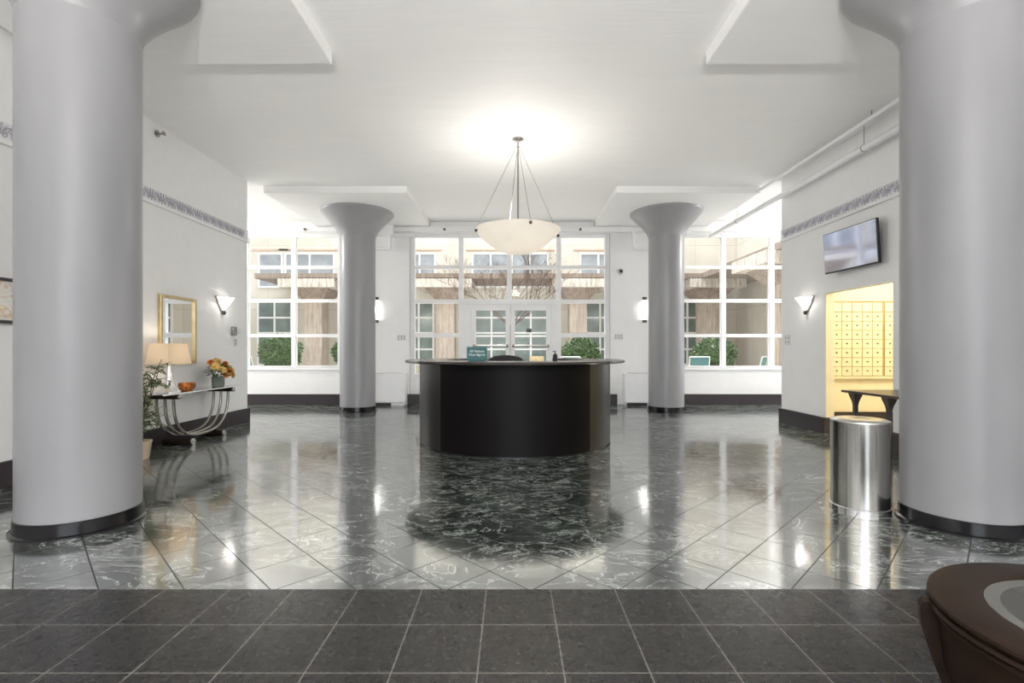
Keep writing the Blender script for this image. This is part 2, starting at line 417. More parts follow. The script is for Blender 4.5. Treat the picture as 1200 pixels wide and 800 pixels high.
# mail room
b = MB(); b.box(WR+.12, 8, 8.14, 8.44, 0, 2.9); b.box(8, 8.2, 4.6, 8.44, 0, 2.9); b.box(WR+.13, 8, 4.4, 4.6, 0, 2.9)
b.box(WR+.12, WR+.14, OD1+.0, 8.14, 0, 2.9); b.box(WR+.005, WR+.125, OD1-.012, OD1+.0, .24, OZ)  # last box: yellow sheet painting the room's warm light onto the jamb
struct(b.build('wall_mailroom', M['mail_wall']), 'warm yellow mail room walls behind the opening, their glow painted on its jamb', 'wall')
b = MB(); b.box(WR+.12, 8.2, 4.4, 8.44, 2.9, 3.0)
struct(b.build('ceiling_mailroom', M['ceiling']), 'mail room ceiling', 'ceiling')
b = MB(); b.box(WR+.15, 7.99, 8.10, 8.14, 0, .24)
struct(b.build('baseboard_mailroom', M['baseboard']), 'dark baseboard of the mail room', 'baseboard')
# baseboards
b = MB(); b.box(WL, WL+.035, FRONT, CL_+.035, 0, .24, .006); b.box(-9.9, WL, CL_, CL_+.035, 0, .24)
struct(b.build('baseboard_left', M['baseboard']), 'dark plum baseboard along the left wall', 'baseboard')
b = MB(); b.box(WR-.035, WR, OD1-.03, CR_+.035, 0, .24, .006); b.box(WR-.035, WR, FRONT, OD0, 0, .24); b.box(WR, WR+.12, OD1-.03, OD1-.0, 0, .24); b.box(WR, 9.9, CR_, CR_+.035, 0, .24)
struct(b.build('baseboard_right', M['baseboard']), 'dark plum baseboard along the right wall', 'baseboard')
SILL, HEAD = .83, 3.966
WX = [(X(231, BK), X(400, BK)), (X(480, BK), X(715, BK)), (X(792, BK), X(963, BK))]
b = MB(); b.box(-10, 10, BK, BK+.25, HEAD, CEIL)
xs = [-10, WX[0][0], WX[0][1], WX[1][0], WX[1][1], WX[2][0], WX[2][1], 10]
for i in (0, 2, 4, 6): b.box(xs[i], xs[i+1], BK, BK+.25, 0, HEAD)
b.box(WX[0][0], WX[0][1], BK, BK+.25, 0, SILL); b.box(WX[2][0], WX[2][1], BK, BK+.25, 0, SILL)
struct(b.build('wall_back', M['wall']), 'white back wall between the tall windows', 'wall')
b = MB()
RADX = [(-3.35, X(475.5, 11.2)), (X(731.5, 11.2), 3.35)]
b.box(-9.9, RADX[0][0], BK-.035, BK, 0, .24); b.box(RADX[0][1], X(540, BK), BK-.035, BK, 0, .24)
b.box(X(656, BK), X(723, BK), BK-.035, BK, 0, .24); b.box(RADX[1][1], 9.9, BK-.035, BK, 0, .24)
struct(b.build('baseboard_back', M['baseboard']), 'dark plum baseboard along the back wall', 'baseboard')
b = MB(); b.box(-9.9, 9.9, BK-.10, BK, HEAD+.03, HEAD+.15, .01)
struct(b.build('trim_1', M['wall']), 'white beam above the back windows', 'trim')
# corridor end walls with windows, front wall with unseen glazing added to light the ceiling
for sx, nm, wn in ((-1, 'wall_corridor_left', 'window_4'), (1, 'wall_corridor_right', 'window_5')):
    b = MB(); x0, x1 = (sx*10, sx*10.2) if sx > 0 else (-10.2, -10)
    b.box(x0, x1, 8.4, 11.65, 0, .5); b.box(x0, x1, 8.4, 11.65, 3.9, CEIL); b.box(x0, x1, 8.4, 8.9, .5, 3.9); b.box(x0, x1, 11.2, 11.65, .5, 3.9)
    struct(b.build(nm, M['wall']), 'white end wall of the corridor', 'wall')
    f = MB()
    for y in (8.9, 9.66, 10.42, 11.14): f.box(sx*10.07, sx*10.13, y, y+.06, .5, 3.9)
    for z in (.5, 1.3, 2.15, 3.0, 3.84): f.box(sx*10.06, sx*10.14, 8.9, 11.2, z, z+.06)
    struct(f.build(wn, M['frame']), 'corridor end window', 'window')
b = MB(); b.box(-5, 5, FRONT-.2, FRONT, 4.05, CEIL); b.box(-5, -2.7, FRONT-.2, FRONT, 0, 4.05); b.box(2.7, 5, FRONT-.2, FRONT, 0, 4.05)
struct(b.build('wall_front', M['wall']), 'street front wall behind the viewer', 'wall')
f = MB()
for i in range(7): x = -2.66 + i*5.32/6; f.box(x-.04, x+.04, FRONT-.14, FRONT-.06, 0, 4.05)
for z in (0, 2.4, 3.98): f.box(-2.7, 2.7, FRONT-.13, FRONT-.07, z, z+.07)
struct(f.build('fill_window', M['frame']), 'unseen street glazing added behind the viewer to light the ceiling', 'window')
# back windows
def window(name, label, verts, zs, zlow, wv=.11, wh=.075):
    root = thing(name, label, 'window', kind='structure')
    f = MB(); y0, y1 = BK+.04, BK+.14
    for k, x in enumerate(verts):
        f.box(x-wv/2, x+wv/2, y0, y1, zlow, HEAD, .008)
    for z in zs: f.box(verts[0], verts[-1], y0+.01, y1-.01, z-wh/2, z+wh/2)
    f.build('window_frame', M['frame'], root)
    g = MB(); g.box(verts[0], verts[-1], BK+.085, BK+.09, zlow, HEAD); g.build('glazing', M['glass'], root)
    return root
hz = [Z(432, BK)+.03, Z(393, BK), Z(352, BK), Z(312.5, BK), HEAD-.03]
sp = X(656, BK) - X(600, BK)
v1 = [WX[0][0]+.05, X(287, BK), X(343, BK), WX[0][1]-.05]
w = window('window_1', 'white gridded window left of the left rear column', v1, hz, SILL)
v3 = [WX[2][0]+.05, X(849, BK), X(906, BK), WX[2][1]-.05]
w = window('window_3', 'white gridded window right of the right rear column', v3, hz, SILL)
s_ = MB(); s_.box(WX[0][0], WX[0][1], BK-.03, BK+.05, SILL-.03, SILL, .006); s_.box(WX[2][0], WX[2][1], BK-.03, BK+.05, SILL-.03, SILL, .006)
struct(s_.build('trim_2', M['frame']), 'white sills below the side windows', 'trim')
# centre window with doors
root = thing('window_2', 'tall centre window wall framing the double glass doors', 'window', kind='structure')
f = MB(); y0, y1 = BK+.04, BK+.14
VX = [WX[1][0]+.06, X(540, BK), X(597, BK), X(655, BK), WX[1][1]-.06]
ZT = Z(354, BK)
for k, x in enumerate(VX): f.box(x-.055, x+.055, y0, y1, (ZT if k == 2 else 0), HEAD, .008)
for z in (Z(312.5, BK), HEAD-.03): f.box(VX[0], VX[-1], y0+.01, y1-.01, z-.04, z+.04)
f.box(VX[0], VX[1], y0+.01, y1-.01, Z(352.5, BK)-.05, Z(352.5, BK)+.04); f.box(VX[3], VX[4], y0+.01, y1-.01, Z(352.5, BK)-.05, Z(352.5, BK)+.04)
f.box(VX[1], VX[3], y0-.02, y1+.02, ZT-.05, ZT+.07, .008)
for a, c in ((VX[0], VX[1]), (VX[3], VX[4])):
    f.box(a, c, y0+.01, y1-.01, Z(392.5, BK)-.05, Z(392.5, BK)+.05); f.box(a, c, y0+.01, y1-.01, .55, .72); f.box(a, c, y0+.03, y1-.03, 0, .55)
f.box(X(540, BK), X(552, BK), y0+.01, y1-.01, 0, ZT); f.box(X(646, BK), X(655, BK), y0+.01, y1-.01, 0, ZT)
f.build('window_frame', M['frame'], root)
g = MB(); yg = BK+.085
g.box(VX[0], VX[-1], yg, yg+.005, ZT+.05, HEAD)
g.box(VX[0], VX[1], yg, yg+.005, .6, ZT); g.box(VX[3], VX[4], yg, yg+.005, .6, ZT)
g.build('glazing', M['glass'], root)
for nm, xa, xb, hx in (('door_1', X(552, BK), X(598, BK), 1), ('door_2', X(598, BK), X(646, BK), -1)):
    d = thing(nm, 'white framed glass entrance door leaf, %s of the pair' % ('left' if hx > 0 else 'right'), 'door', kind='structure')
    f = MB(); st = .105; zt = ZT-.05
    xa += .005; xb -= .005
    f.box(xa, xa+st, y0, y1-.02, .01, zt, .006); f.box(xb-st, xb, y0, y1-.02, .01, zt, .006)
    f.box(xa+st, xb-st, y0, y1-.02, zt-.13, zt); f.box(xa+st, xb-st, y0, y1-.02, .01, .28)
    f.build('door_frame', M['frame'], d)
    g = MB(); g.box(xa+st, xb-st, yg-.02, yg-.015, .28, zt-.13); g.build('glazing', M['glass'], d)
    p = MB(); zb = Z(405, BK); p.tube([(xa+.06, y0-.05, zb), (xb-.06, y0-.05, zb)], .02, 10)
    for q in (xa+.07, xb-.07): p.box(q-.03, q+.03, y0-.06, y0+.005, zb-.035, zb+.035, .005)
    p.build('push_bar', M['nickel'], d, 40)
    if hx < 0:
        k = MB(); cx, cz = X(620, BK), Z(387, BK); k.box(cx-.06, cx+.06, yg-.055, yg-.022, cz-.045, cz+.045, .006); k.build('black_plate', M['bezel'], d)

# ------------------------------------------------------------------ frieze
def frieze(name, label, xw, sgn, d0, d1):
    root = thing(name, label, 'trim', kind='structure')
    z0, z1 = 3.185, 3.365
    b = MB(); xa, xb = sorted((xw, xw + sgn*.012)); b.box(xa, xb, d0, d1, z0, z1)
    b.build('band', M['frieze_band'], root)
    r = MB()
    for za, zb, t in ((z1-.012, z1+.012, .024), (z0-.028, z0+.002, .04)):
        xa, xb = sorted((xw, xw + sgn*t)); r.box(xa, xb, d0, d1, za, zb, .004)
    r.build('rail', M['wall'], root)
    o = MB(); per = .19; n = int((d1 - d0) / per); zc = z0 + .02; xx = xw + sgn*.016
    for i in range(n):
        yc = d0 + per*(i + .5)
        for a in (-58, -36, -14, 14, 36, 58):          # palmette petals
            t = R_(a); l = .118 - .0004*abs(a)
            c0 = Vector((xx, yc + sin(t)*.015, zc + .03 + cos(t)*.01)); c1 = c0 + Vector((0, sin(t)*l, cos(t)*l))
            o.tube([c0, c0.lerp(c1, .5), c0.lerp(c1, .85), c1], [.003, .0085, .008, .002], 6)
        for s in (-1, 1):                              # scrolls
            pts = []
            for k in range(15):
                t = k/14; ang = t*2.2*pi; rr = .036*(1 - .75*t)
                pts.append((xx, yc + s*(.052 + rr*cos(ang + pi)), zc + .02 + .018 + rr*sin(ang)*s*s))
            o.tube(pts, .0055, 5)
            o.tube([(xx, yc + s*.05, zc+.085), (xx, yc + s*.082, zc+.12), (xx, yc + s*.07, zc+.138)], [.004, .009, .003], 5)
        o.ball((xx, yc + per/2, zc+.10), .016, .5, 1, 1.4, 6, 5); o.ball((xx, yc, zc+.02), .014, .5, 1, 1, 6, 5)
    o.build('relief_ornament', M['frieze_leaf'], root, 60)
frieze('trim_3', 'grey violet leaf frieze along the left wall', WL, 1, 3.6, CL_)
frieze('trim_4', 'grey violet leaf frieze along the right wall', WR, -1, 4.4, CR_)

# ------------------------------------------------------------------ columns
CR = .3575
clab = ['massive pale grey column in the left foreground', 'massive pale grey column in the right foreground beside the steel bin',
        'slimmer looking far column left of the desk with flared capital', 'far column right of the desk with flared capital']
for (cx, cy), lb in zip(CN, clab):
    r = thing('column', lb, 'column', (cx, cy, 0), group=None)
    b = MB(); b.lathe([(CR, .09), (CR, 3.60)], 72); b.build('shaft', M['column'], r, 30)
    b = MB(); b.lathe([(CR, 3.60), (.375, 3.67), (.42, 3.75), (.49, 3.84), (.58, 3.94), (.67, 4.03), (.725, 4.085), (.737, 4.105), (.737, PANEL-.001)], 72); b.build('capital', M['column'], r, 40)
    b = MB(); b.lathe([(CR+.032, 0), (CR+.032, .012), (CR+.012, .02), (CR+.008, .1), (CR, .104)], 72); b.build('base_band', M['black'], r, 30)

# ------------------------------------------------------------------ reception desk
DX, DY, DR, DTOP = .04, 7.02, 1.34, 1.131
desk = thing('reception_desk', 'round black reception desk with dark overhanging counter in the middle of the lobby', 'desk', (DX, DY, 0))
def arc(a, c, ro, ri, z0, z1, n, name, m, bev=0):
    b = MB(); b.lathe([(ri, z0), (ro, z0), (ro, z1), (ri, z1)], n, a0=R_(-90+a), a1=R_(-90+c), closed=True)
    return b.build(name, m, desk, 30)
T0 = DTOP - .04
arc(-43.4, 43.4, DR+.006, DR-.06, .02, T0, 60, 'front_panel', M['desk'])
arc(-140, -44.0, DR, DR-.06, .02, T0, 60, 'side_panel', M['desk_side']); arc(44.0, 140, DR, DR-.06, .02, T0, 60, 'side_panel', M['desk_side'])
arc(-44.0, -43.4, DR+.004, DR-.04, .02, T0, 1, 'edge_strip', M['desk_strip']); arc(43.4, 44.0, DR+.004, DR-.04, .02, T0, 1, 'edge_strip', M['desk_strip'])
arc(-139, 139, DR-.02, DR-.06, 0, .022, 90, 'toe_kick', M['black'])
b = MB(); prof = [(.98, T0), (1.515, T0), (1.533, T0+.006), (1.54, T0+.02), (1.533, T0+.034), (1.515, DTOP), (.98, DTOP)]
b.lathe(prof, 120, a0=R_(-90-142), a1=R_(-90+142), closed=True); b.build('counter_top', M['counter'], desk, 40)
b = MB(); b.lathe([(.62, .72), (1.28, .72), (1.28, .75), (.62, .75)], 90, a0=R_(-90-135), a1=R_(-90+135), closed=True); b.build('work_surface', M['desk_side'], desk, 30)

def text_mesh(txt, size, name, m, parent, loc, rot=(pi/2, 0, 0), ext=.001):
    cu = bpy.data.curves.new('lettering', 'FONT'); cu.body = txt; cu.size = size; cu.extrude = ext; cu.align_x = 'CENTER'; cu.align_y = 'CENTER'; cu.space_line = 1.05
    o = bpy.data.objects.new('tmp', cu); C.objects.link(o)
    bpy.context.view_layer.update()
    me = bpy.data.meshes.new_from_object(o.evaluated_get(bpy.context.evaluated_depsgraph_get()))
    bpy.data.objects.remove(o); me.materials.clear(); me.materials.append(m)
    q = bpy.data.objects.new(name, me); C.objects.link(q); q.location = loc; q.rotation_euler = rot; q.parent = parent
    return q
sd = 5.92
s = thing('visitor_sign', 'teal visitor sign with white lettering standing on the desk counter', 'sign', (X(559, sd), sd, DTOP))
b = MB(); b.box(-.123, .123, -.006, .006, .012, .172, .005); b.build('sign_board', M['teal'], s)
b = MB(); b.box(-.10, .10, -.035, .035, 0, .014, .004); b.build('sign_foot', M['teal'], s)
text_mesh('All Visitors\nMust Sign-In', .040, 'lettering', M['white_ink'], s, (0, -.0075, .098))
# office chair behind desk
oc = thing('office_chair', 'black office chair behind the desk, only its curved backrest top showing', 'chair', (X(593, 7.0), 7.05, 0))
b = MB()
for k in range(5):
    a = 2*pi*k/5; b.tube([(0, 0, .10), (.27*cos(a), .27*sin(a), .07)], [.028, .018], 8); b.ball((.27*cos(a), .27*sin(a), .032), .032, .7, .7, 1)
b.tube([(0, 0, .08), (0, 0, .42)], .026, 10); b.build('base', M['bezel'], oc, 40)
b = MB(); b.box(-.25, .25, -.24, .24, .42, .50, .03); b.build('seat', M['chairfabric'], oc, 40)
b = MB(); n = 14
out = []
for k in range(n+1):
    t = -1 + 2*k/n; out.append((.27*t, -.26 + .06*t*t, 1.195 - .05*t**2 - .06*abs(t)**8))
low = [(p[0]*.9, p[1], .58) for p in out[::-1]]
b.prism(out + low, (0, -.05, 0)); b.build('backrest', M['chairfabric'], oc, 30)
b = MB(); b.tube([(0, -.05, .44), (0, -.29, .45), (0, -.33, .62)], .022, 8); b.build('back_bracket', M['bezel'], oc, 40)
# small counter things
bx_ = X(651, 6.0)
s = thing('sanitizer_bottle', 'small black pump bottle on the right of the desk counter', 'bottle', (bx_, 6.05, DTOP))
b = MB(); b.lathe([(0, 0), (.027, 0), (.029, .01), (.029, .07), (.015, .085), (.012, .09), (0, .09)], 20); b.build('bottle_body', M['bezel'], s, 40)
b = MB(); b.tube([(0, 0, .088), (0, 0, .115)], .006, 8); b.box(-.03, .008, -.008, .008, .112, .122, .002); b.build('pump', M['bezel'], s)
hx = X(629, 6.1)
s = thing('card_holder', 'small pale brass card holder on the desk counter behind the front edge', 'card holder', (hx, 6.1, DTOP))
b = MB(); b.box(-.09, .09, -.03, .03, 0, .012, .003); b.box(-.09, .09, .014, .026, .012, .06, .003); b.box(-.09, .09, -.03, -.024, .012, .03, .002); b.build('holder', M['brass'], s)
b = MB()
for k in range(5): x = -.075 + k*.032; b.box(x, x+.026, -.012+.002*(k % 2), .006, .013, .045 + .006*(k % 3))
b.build('cards', M['mail_metal'], s)

# ------------------------------------------------------------------ pendant
PX, PY = .085, 6.93
def pendant(name, label, loc, rot, power):
    p = thing(name, label, 'pendant light', loc, rot)
    b = MB(); b.lathe([(0, 0), (.082, 0), (.082, -.008), (.05, -.02), (.02, -.028), (.016, -.07), (0, -.07)], 32); b.build('ceiling_canopy', M['nickel'], p, 40)
    b = MB(); b.tube([(0, 0, -.06), (0, 0, -1.45)], .013, 10); b.build('stem', M['nickel'], p, 40)
    RB, rimz, dep = .60, -1.30, .33
    out = [(RB*t, rimz - dep*(1 - t**2.15)) for t in [k/18 for k in range(19)]]
    out[0] = (.001, out[0][1])
    inn = [(max(.001, r - .014), z + .014) for r, z in out[::-1]]
    b = MB(); b.lathe(out + [(RB+.006, rimz+.008)] + inn, 72); b.build('bowl', M['alabaster'], p, 50)
    for k in range(4):
        a = R_(-165 + 90*k)
        c = MB(); c.tube([(.015*cos(a), .015*sin(a), -.10), (RB*.985*cos(a), RB*.985*sin(a), rimz+.012)], .004, 6); cb = c.build('cable', M['nickel'], p)
        c = MB(); c.ball((RB*1.005*cos(a), RB*1.005*sin(a), rimz-.03), .022, 1, 1, 1, 12, 8); c.build('knob', M['bronze'], cb, 60)
    c = MB(); c.lathe([(0, 0), (.03, 0), (.045, -.03), (0, -.05)], 16, (0, 0, -1.42)); c.build('lamp_holder', M['nickel'], p, 40)
    lamp('pendant_bulb', p, (0, 0, -1.22), power, (1, .97, .93), .2)
    return p
P_PEND = 27; P_COR = 130; P_FILL = 620
pendant('pendant_lamp', 'pale alabaster bowl pendant hanging over the reception desk', (PX, PY, CEIL), 0, P_PEND)

for sx, nm in ((-1, 'left'), (1, 'right')):  # out-of-view lights added around the corners to brighten the back
    s = thing('flush_light', 'unseen flush light added to brighten the corridor around the %s corner' % nm, 'ceiling light', (sx*7.4, 10.0, CEIL-.002))
    MB().lathe([(0, 0), (.25, 0), (.26, -.03), (.22, -.09), (.12, -.12), (0, -.13)], 32).build('diffuser', M['sconce_glass'], s, 40)
    lamp('corridor_fill', s, (0, 0, -.35), P_COR, (1, .97, .94), .2)
# ------------------------------------------------------------------ wall lamps
def wedge(name, label, x, y, sgn):
    s = thing(name, label, 'wall lamp', (x, y, 1.845), 0)
    h, hw = .27, .19
    b = MB(); n = 20
    pts = lambda f: [(sgn*(.02 + .15*f*sin(pi*k/n)), -hw*f*cos(pi*k/n), .03 + (h-.03)*f) for k in range(n+1)]
    rings = [[b.bm.verts.new(p) for p in pts(f)] for f in (.12, .4, .7, 1.0)]
    for A, B in zip(rings, rings[1:]):
        for k in range(n): b.bm.faces.new((A[k], A[k+1], B[k+1], B[k]))
    b.build('glass_shade', M['sconce_glass'], s, 40)
    b = MB(); b.prism([(0, -hw-.02, h+.008), (0, hw+.02, h+.008), (0, .012, -.01), (0, -.012, -.01)], (sgn*.018, 0, 0)); b.build('back_plate', M['nickel'], s)
    b = MB(); b.lathe([(.0, 0), (.022, .006), (.034, .05), (.0, .055)], 16, (sgn*.03, 0, -.012)); b.build('metal_tip', M['bronze'], s, 40)
    lamp('sconce_bulb', s, (sgn*.11, 0, .16), 1.6, (1, .95, .88), .04)
wedge('wall_sconce', 'glowing wedge shaped sconce on the left wall beyond the mirror', WL, 7.93, 1)
wedge('wall_sconce', 'glowing wedge shaped sconce on the right wall beside the television', WR, 7.90, -1)
def tubelamp(label, x):
    z0, z1 = Z(378, 11.3), Z(348, 11.3); s = thing('tube_sconce', label, 'wall lamp', (x, BK, z0))
    b = MB(); b.lathe([(.001, .07), (.05, .07), (.05, z1-z0-.07), (.001, z1-z0-.07)], 24, (0, -.10, 0)); b.build('glass_tube', M['tube_glass'], s, 40)
    for za in (0, z1-z0-.07):
        b = MB(); b.lathe([(.0, za), (.056, za), (.056, za+.07), (.0, za+.07)], 24, (0, -.10, 0)); b.box(-.03, .03, -.06, 0, za+.015, za+.055); b.build('cap', M['bronze'], s, 40)
    lamp('tube_bulb', s, (0, -.10, (z1-z0)/2), 3.0, (1, .97, .93), .03)
tubelamp('vertical glowing tube sconce on the back wall right of the far left column', X(441.0, 11.3))
tubelamp('vertical glowing tube sconce on the back wall left of the far right column', X(755.5, 11.3))

# ------------------------------------------------------------------ radiators, plates, pipes at the back wall
def radiator(label, x0, x1):
    r = thing('radiator_cabinet', label, 'radiator', ((x0+x1)/2, BK, 0)); w = (x1-x0)/2
    b = MB(); b.box(-w, w, -.26, -.003, .07, .73, .012); b.build('cabinet', M['frame'], r)
    b = MB(); b.box(-w+.04, w-.04, -.22, -.03, 0, .07); b.build('plinth', M['frame'], r)
    b = MB()
    for k in range(7): b.box(-w+.08, w-.08, -.20+.024*k, -.19+.024*k, .729, .735)
    b.build('grille', M['nickel'], r)
    b = MB(); b.box(-w+.05, w*.3, -.265, -.255, .0, .06, .004); b.build('dark_gap_strip', M['baseboard'], r)  # dark strip standing for the dark gap at the cabinet base
radiator('white radiator cabinet on the back wall beside the far left column', *RADX[0])
radiator('white radiator cabinet on the back wall beside the far right column', *RADX[1])
def plate(name, label, cat, loc, axis, w, h, slots=2, m='plate'):
    p = thing(name, label, cat, loc)
    b = MB(); t = .012
    if axis == 'y': b.box(-w/2, w/2, -t, 0, -h/2, h/2, .003)
    else: xa, xb = sorted((0, axis*t)); b.box(xa, xb, -w/2, w/2, -h/2, h/2, .003)
    b.build('cover_plate', M[m], p)
    for k in range(slots):
        q = -w/2 + w*(k+.5)/slots
        for zz in (-h*.2, h*.2):
            b = MB()
            if axis == 'y': b.box(q-.012, q+.012, -t-.003, -t+.001, zz-.016, zz+.016, .001)
            else: xa, xb = sorted((axis*(t-.001), axis*(t+.003))); b.box(xa, xb, q-.012, q+.012, zz-.016, zz+.016, .001)
            b.build('socket', M['socket'], p)
    return p
plate('wall_outlet', 'white switch plate on the back wall left of the centre window', 'outlet', (X(470.5, BK), BK, Z(395.5, BK)), 'y', .2, .13, 3)
plate('wall_outlet', 'white switch plate on the back wall right of the centre window', 'outlet', (X(725, BK), BK, Z(394.5, BK)), 'y', .2, .13, 3)
plate('wall_outlet', 'white outlet plate on the right wall near its far corner', 'outlet', (WR, 4.76*F/(923-600), Z(398, 8.46)), -1, .16, .17, 2)
plate('wall_outlet', 'white outlet plate on the left wall below the thermostat', 'outlet', (WL, 8.30, Z(401, 8.3)), 1, .08, .13, 1)
t = thing('thermostat', 'small chrome door intercom on the left wall past the sconce', 'intercom', (WL, 8.27, Z(388, 8.27)))
b = MB(); b.box(0, .05, -.11, .0, -.075, .075, .008); b.build('housing', M['nickel'], t)
b = MB(); b.box(0, .06, .01, .10, -.04, .055, .01); b.build('keypad', M['alu'], t)
s = thing('wall_camera', 'round dark security camera dome on the back wall beside the right tube sconce', 'camera', (X(727.5, BK), BK, Z(318, BK)))
b = MB(); b.lathe([(.0, 0), (.085, 0), (.085, -.012), (.05, -.03), (0, -.03)], 28, axis='y'); b.build('mount_ring', M['plate'], s, 40)
b = MB(); b.ball((0, -.03, 0), .045, 1, .8, 1, 16, 10); b.build('lens', M['bezel'], s, 60)
PM = M['frame']
p = thing('wall_pipe', 'white pipe elbow under the ceiling beside the far left column', 'pipe')
b = MB(); yb = BK-.10
zt, zl = Z(268, yb), Z(291, yb)
b.tube([(X(484, yb), yb, HEAD-.05), (X(474, yb), yb, HEAD-.05), (X(460, yb), yb, HEAD-.05)], .04, 10)
b.tube([(X(457, yb), yb, zt-.05), (X(457, yb), yb, zl), ], .035, 10); b.tube([(X(457.8, yb), yb, zl), (X(430, yb), yb, zl)], .035, 10)
b.build('pipe_run', PM, p, 50)
b = MB(); b.box(X(440, yb), X(462, yb), yb-.12, BK, Z(276, yb), Z(264, yb), .01); b.build('junction_box', PM, p)
p = thing('wall_pipe', 'white stepped pipe under the ceiling beside the far right column', 'pipe')
b = MB(); za, zb = Z(270, yb), Z(291, yb)
b.tube([(X(716, yb), yb, za), (X(738, yb), yb, za), (X(741, yb), yb, za-.03), (X(742, yb), yb, za-.08), (X(742, yb), yb, zb+.08), (X(743, yb), yb, zb+.03), (X(746, yb), yb, zb), (X(764, yb), yb, zb)], .042, 12)
b.build('pipe_run', PM, p, 60)
for px, lb in ((358, 'left'), (521, 'centre left'), (680, 'centre right')):
    s = thing('sprinkler_head', 'tiny sprinkler head on the beam above the %s window%s' % (('left' if px == 358 else 'centre'), '' if px == 358 else (', near its left end' if px == 521 else ', near its right end')), 'sprinkler', (X(px, BK-.1), BK-.10, HEAD+.075))
    b = MB(); b.lathe([(0, 0), (.03, 0), (.03, -.01), (.012, -.015), (.012, -.05), (0, -.05)], 14, axis='y'); b.build('escutcheon', M['nickel'], s, 40)
    b = MB(); b.lathe([(0, -.05), (.026, -.05), (.026, -.056), (0, -.056)], 12, axis='y'); b.build('deflector', M['bronze'], s, 40)
s = thing('sprinkler_head', 'small sidewall sprinkler high on the left wall under the ceiling', 'sprinkler', (WL, 6.47, 4.12))
b = MB(); b.lathe([(0, 0), (.045, 0), (.045, .012), (.015, .02), (.015, .09), (0, .09)], 16, axis='x'); b.build('escutcheon', M['nickel'], s, 40)
b = MB(); b.box(.088, .094, -.03, .03, -.02, .03, .002); b.build('deflector', M['nickel'], s)
# long pipes on the right
p = thing('ceiling_pipe', 'long white sprinkler pipe along the top of the right wall', 'pipe', (4.60, 0, 3.90))
b = MB(); b.tube([(0, FRONT+.05, 0), (0, 3, 0), (0, BK-.02, 0)], .046, 12); b.build('pipe_run', PM, p, 60)
for y in (6.40, 10.0, 3.0):
    b = MB(); b.tube([(0, y, .04), (0, y, CEIL-3.90)], .004, 6); b.lathe([(.049, -.006), (.049, .006)], 20, (0, y, 0), axis='y'); b.build('hanger', M['nickel'], p)
p = thing('ceiling_pipe', 'thinner white conduit just under the ceiling beside the right wall', 'pipe', (4.48, 0, 4.16))
b = MB(); b.tube([(0, FRONT+.05, 0), (0, 3, 0), (0, CR_+.6, 0)], .03, 10); b.build('pipe_run', PM, p, 60)
for y in (6.1, 9.0, 3.2):
    b = MB(); b.tube([(0, y, .02), (0, y, CEIL-4.16)], .005, 6); b.build('hanger', M['nickel'], p)

# ------------------------------------------------------------------ television
a_, c_ = Vector((4.60, 7.20, 0)), Vector((4.66, 6.22, 0))
mid = (a_ + c_)/2; ang = math.atan2((c_-a_).y, (c_-a_).x)
tv = thing('television', 'flat television on the right wall above the mail room opening', 'television', (mid.x, mid.y, 2.375), ang)
tv.rotation_euler = (R_(3.5), 0, ang); L = (c_-a_).length/2
b = MB(); b.box(-L, L, .0, .035, 0, .575, .006); b.build('casing', M['bezel'], tv)
b = MB(); b.box(-L+.012, L-.012, -.003, .002, .018, .563); b.build('screen', M['screen'], tv)
b = MB(); b.box(-.12, .12, .034, .07, .18, .40, .005); b.box(-.05, .05, .06, .14, .24, .34, .004); b.build('wall_mount', M['bezel'], tv)

# ------------------------------------------------------------------ mailboxes
mx0, mx1, my = 5.24, 6.90, 8.14
zr1, zr0 = Z(366, my), Z(440, my)
mb_ = thing('mailbox_bank', 'cream wall of small lockable mailboxes in the mail room', 'mailboxes', (0, my, 0))
b = MB(); b.box(mx0, mx1, -.05, 0, zr0-.05, Z(353, my), .004); b.build('cabinet', M['mail_gap'], mb_)
cw, rh = .169, (zr1-zr0)/7
colx = [mx0+.03+.169*k for k in range(5)] + [mx0+.03+.169*5+.035+.169*k for k in range(4)]
dm = None; lk = None
for r in range(7):
    for x in colx:
        b = MB() if dm is None else None
        if dm is None:
            b.box(.004, cw-.004, -.062, -.045, .004, rh-.004, .002); do = b.build('mailbox_door', M['mail_metal'], mb_); dm = do
            b = MB(); b.lathe([(0, 0), (.013, 0), (.013, -.008), (0, -.008)], 12, (cw*.5, -.062, rh*.55), axis='y'); lk = b.build('lock', M['lock'], do); dd = do
        else:
            dd = dm.copy(); C.objects.link(dd); dd.parent = mb_
            l2 = lk.copy(); C.objects.link(l2); l2.parent = dd
        dd.location = (x, 0, zr0 + r*rh)
for x in colx:
    b = MB(); b.box(x+.006, x+cw-.006, -.058, -.045, zr1+.012, Z(355, my)); b.build('top_panel', M['mail_wall'], mb_)
b = MB(); b.box(mx0, mx1, -.065, -.045, zr0-.05, zr0-.005, .003); b.build('bottom_rail', M['mail_metal'], mb_)
lp = lamp('mail_room_light', None, (6.3, 6.6, 2.55), 60, (1, .91, .74), .25)
fx = tag(MB().lathe([(0, 0), (.22, 0), (.24, -.03), (.20, -.09), (.1, -.12), (0, -.13)], 32).build('flush_light', M['sconce_glass'], None, 40, (6.3, 7.0, 2.9)), 'round flush ceiling light in the mail room', 'ceiling light')
